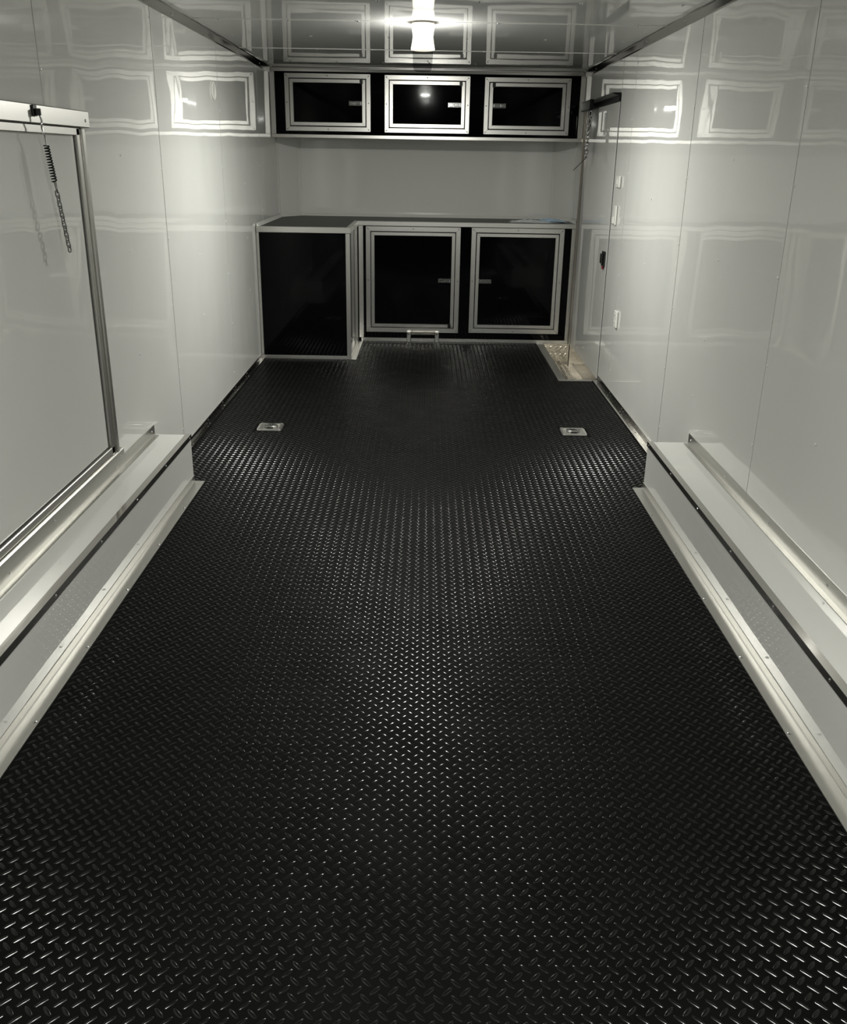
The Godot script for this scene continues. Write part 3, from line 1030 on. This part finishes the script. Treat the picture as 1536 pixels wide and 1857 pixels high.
func spring(parent: Node3D, a: Vector3, b: Vector3, r: float, wire: float, turns: int) -> void:
	var st := mesh_tool()
	var d := (b - a).normalized()
	var u := d.cross(Vector3(0.2, 0.1, 1)).normalized()
	var v := d.cross(u)
	var pts := PackedVector3Array()
	for k in turns * 10 + 1:
		var t := TAU * k / 10.0
		pts.append(a.lerp(b, float(k) / (turns * 10)) + (u * cos(t) + v * sin(t)) * r)
	tube(st, pts, wire, 5)
	part("spring", st, M.dark_steel, parent)

func make_chains() -> void:
	# on the header of the framed side door
	var c := thing("door_chain", "steel chain with a coil spring hanging from the framed side door header", "chain", Vector3(-HW + 0.032, 1.545, -3.005))
	var st := mesh_tool()
	box(st, Vector3(-0.001, -0.018, -0.014), Vector3(0.004, 0.014, 0.014), 0.001)
	box(st, Vector3(0.004, -0.016, -0.004), Vector3(0.02, 0.004, 0.004), 0.0015)
	part("bracket", st, M.dark_steel, c)
	st = mesh_tool()
	tube(st, PackedVector3Array([Vector3(0.014, -0.010, 0.0), Vector3(0.018, -0.03, -0.004), Vector3(0.014, -0.048, -0.008), Vector3(0.022, -0.062, 0.010), Vector3(0.020, -0.070, -0.006), Vector3(0.018, -0.086, -0.014), Vector3(0.018, -0.100, -0.016)]), 0.0032, 6)
	part("hook", st, M.chrome, c)
	spring(c, Vector3(0.018, -0.100, -0.016), Vector3(0.022, -0.205, -0.036), 0.0075, 0.0022, 13)
	st = mesh_tool()
	tube(st, PackedVector3Array([Vector3(0.022, -0.203, -0.030), Vector3(0.024, -0.225, -0.036), Vector3(0.024, -0.238, -0.042), Vector3(0.022, -0.225, -0.048), Vector3(0.022, -0.203, -0.044)]), 0.0022, 6)
	part("spring_loop", st, M.steel, c)
	chain(c, Vector3(0.023, -0.236, -0.042), Vector3(0.024, -0.425, -0.090), 0.0022, 0.023, 0.013)
	# on the entry door header
	var e := thing("door_chain", "doubled steel chain with a black tie hanging from the entry door header", "chain", Vector3(HW - 0.052, 1.80, -7.03))
	st = mesh_tool()
	box(st, Vector3(0.0, -0.035, -0.36), Vector3(-0.028, 0.03, 0.05), 0.006)
	box(st, Vector3(-0.012, -0.05, -0.02), Vector3(-0.028, -0.034, 0.02), 0.003)
	part("bracket", st, M.dark_steel, e)
	spring(e, Vector3(-0.012, -0.05, -0.06), Vector3(-0.012, -0.20, -0.055), 0.009, 0.0024, 16)
	spring(e, Vector3(-0.014, -0.05, 0.02), Vector3(-0.014, -0.16, 0.02), 0.008, 0.0024, 12)
	chain(e, Vector3(-0.022, -0.05, 0.0), Vector3(-0.022, -0.33, 0.006), 0.0034, 0.036, 0.02)
	chain(e, Vector3(-0.018, -0.05, 0.045), Vector3(-0.024, -0.36, 0.02), 0.0034, 0.036, 0.02)
	st = mesh_tool()
	tube(st, PackedVector3Array([Vector3(-0.020, -0.33, 0.02), Vector3(-0.028, -0.345, 0.005), Vector3(-0.022, -0.36, -0.01), Vector3(-0.014, -0.35, 0.008), Vector3(-0.03, -0.365, -0.02), Vector3(-0.09, -0.44, -0.10)]), 0.0025, 6)
	part("tie", st, M.black_plastic, e)

func make_wall_fittings() -> void:
	for k in 3:
		var y: float = [1.272, 1.045, 0.445][k]
		var z: float = [-6.10, -6.112, -5.80][k]
		var h: float = [0.07, 0.12, 0.105][k]
		var w: float = [0.11, 0.07, 0.075][k]
		var called: String = ["light_switch", "wall_control", "power_outlet"][k]
		var label: String = ["small white light switch plate high beside the entry door", "narrow white control with a raised lower cover below the light switch", "white power outlet low on the wall beside the entry door"][k]
		var t := thing(called, label, ["switch", "control", "outlet"][k], Vector3(HW - 0.002, y, z))
		var st := mesh_tool()
		box(st, Vector3(0, 0, -w / 2), Vector3(-0.012, h, w / 2), 0.004)
		part("plate", st, M.white_plastic, t)
		st = mesh_tool()
		if k == 0:
			box(st, Vector3(-0.012, h * 0.25, -0.018), Vector3(-0.018, h * 0.75, 0.018), 0.003)
			part("rocker", st, M.white_plastic, t)
		elif k == 1:
			box(st, Vector3(-0.012, 0.008, -0.026), Vector3(-0.022, 0.05, 0.026), 0.004)
			part("cover", st, M.white_plastic, t)
		else:
			for s: int in [-1, 1]:
				st = mesh_tool()
				box(st, Vector3(-0.012, h / 2 + s * 0.024 - 0.014, -0.016), Vector3(-0.0145, h / 2 + s * 0.024 + 0.014, 0.016), 0.002)
				var f := part("socket", st, M.white_plastic, t)
				st = mesh_tool()
				for q: int in [-1, 1]:
					box(st, Vector3(-0.0145, h / 2 + s * 0.024 - 0.005, q * 0.007 - 0.0012), Vector3(-0.0149, h / 2 + s * 0.024 + 0.005, q * 0.007 + 0.0012))
				part("slot", st, M.gasket, f)
	# ring grommet high on the left wall
	var g := thing("wall_grommet", "small white ring grommet high on the wall beyond the side door", "grommet", Vector3(-HW + 0.0005, 1.765, -5.69))
	var st2 := mesh_tool()
	lathe(st2, PackedVector2Array([Vector2(0.050, 0), Vector2(0.049, 0.006), Vector2(0.044, 0.008), Vector2(0.038, 0.006), Vector2(0.037, 0.001)]), 28, Vector3.ZERO, Basis(Vector3(0, 0, 1), -PI / 2))
	part("rim", st2, M.white_plastic, g)
	st2 = mesh_tool()
	lathe(st2, PackedVector2Array([Vector2(0.0375, 0.0), Vector2(0.0370, 0.002), Vector2(0.0, 0.002)]), 28, Vector3.ZERO, Basis(Vector3(0, 0, 1), -PI / 2))
	part("plug", st2, M.white_trim, g)

func make_wrapper() -> void:
	# crumpled film on the worktop
	var w := thing("plastic_wrapper", "crumpled white and pale blue plastic wrapper lying on the countertop", "wrapper", Vector3(0.92, Y_TOP + 0.001, -7.80))
	for k in 2:
		var st := mesh_tool()
		var nx := 18
		var nz := 8
		var P := func(i: int, j: int) -> Vector3:
			var u := 2.0 * i / nx - 1.0
			var v := 2.0 * j / nz - 1.0
			var off := 0.10 if k == 1 else -0.04
			var r := 1.0 + 0.25 * noise.get_noise_2d(u * 3.0 + k * 7.0, v * 3.0)
			var x: float = off + u * (0.13 if k == 1 else 0.19) * r
			var z: float = v * (0.06 if k == 1 else 0.10) * r + 0.02 * sin(u * 4.0)
			var y := 0.0005 + (1.0 - u * u) * (1.0 - v * v) * (0.012 + 0.022 * absf(noise.get_noise_2d(u * 5.0 + 3.0 * k, v * 5.0))) + (0.012 * k) * (1.0 - u * u)
			return Vector3(x, y, z)
		for i in nx:
			for j in nz:
				quad(st, P.call(i, j), P.call(i + 1, j), P.call(i + 1, j + 1), P.call(i, j + 1), Vector3.UP)
		part("film" if k == 0 else "label_sheet", st, M.white_film if k == 0 else M.blue_film, w)
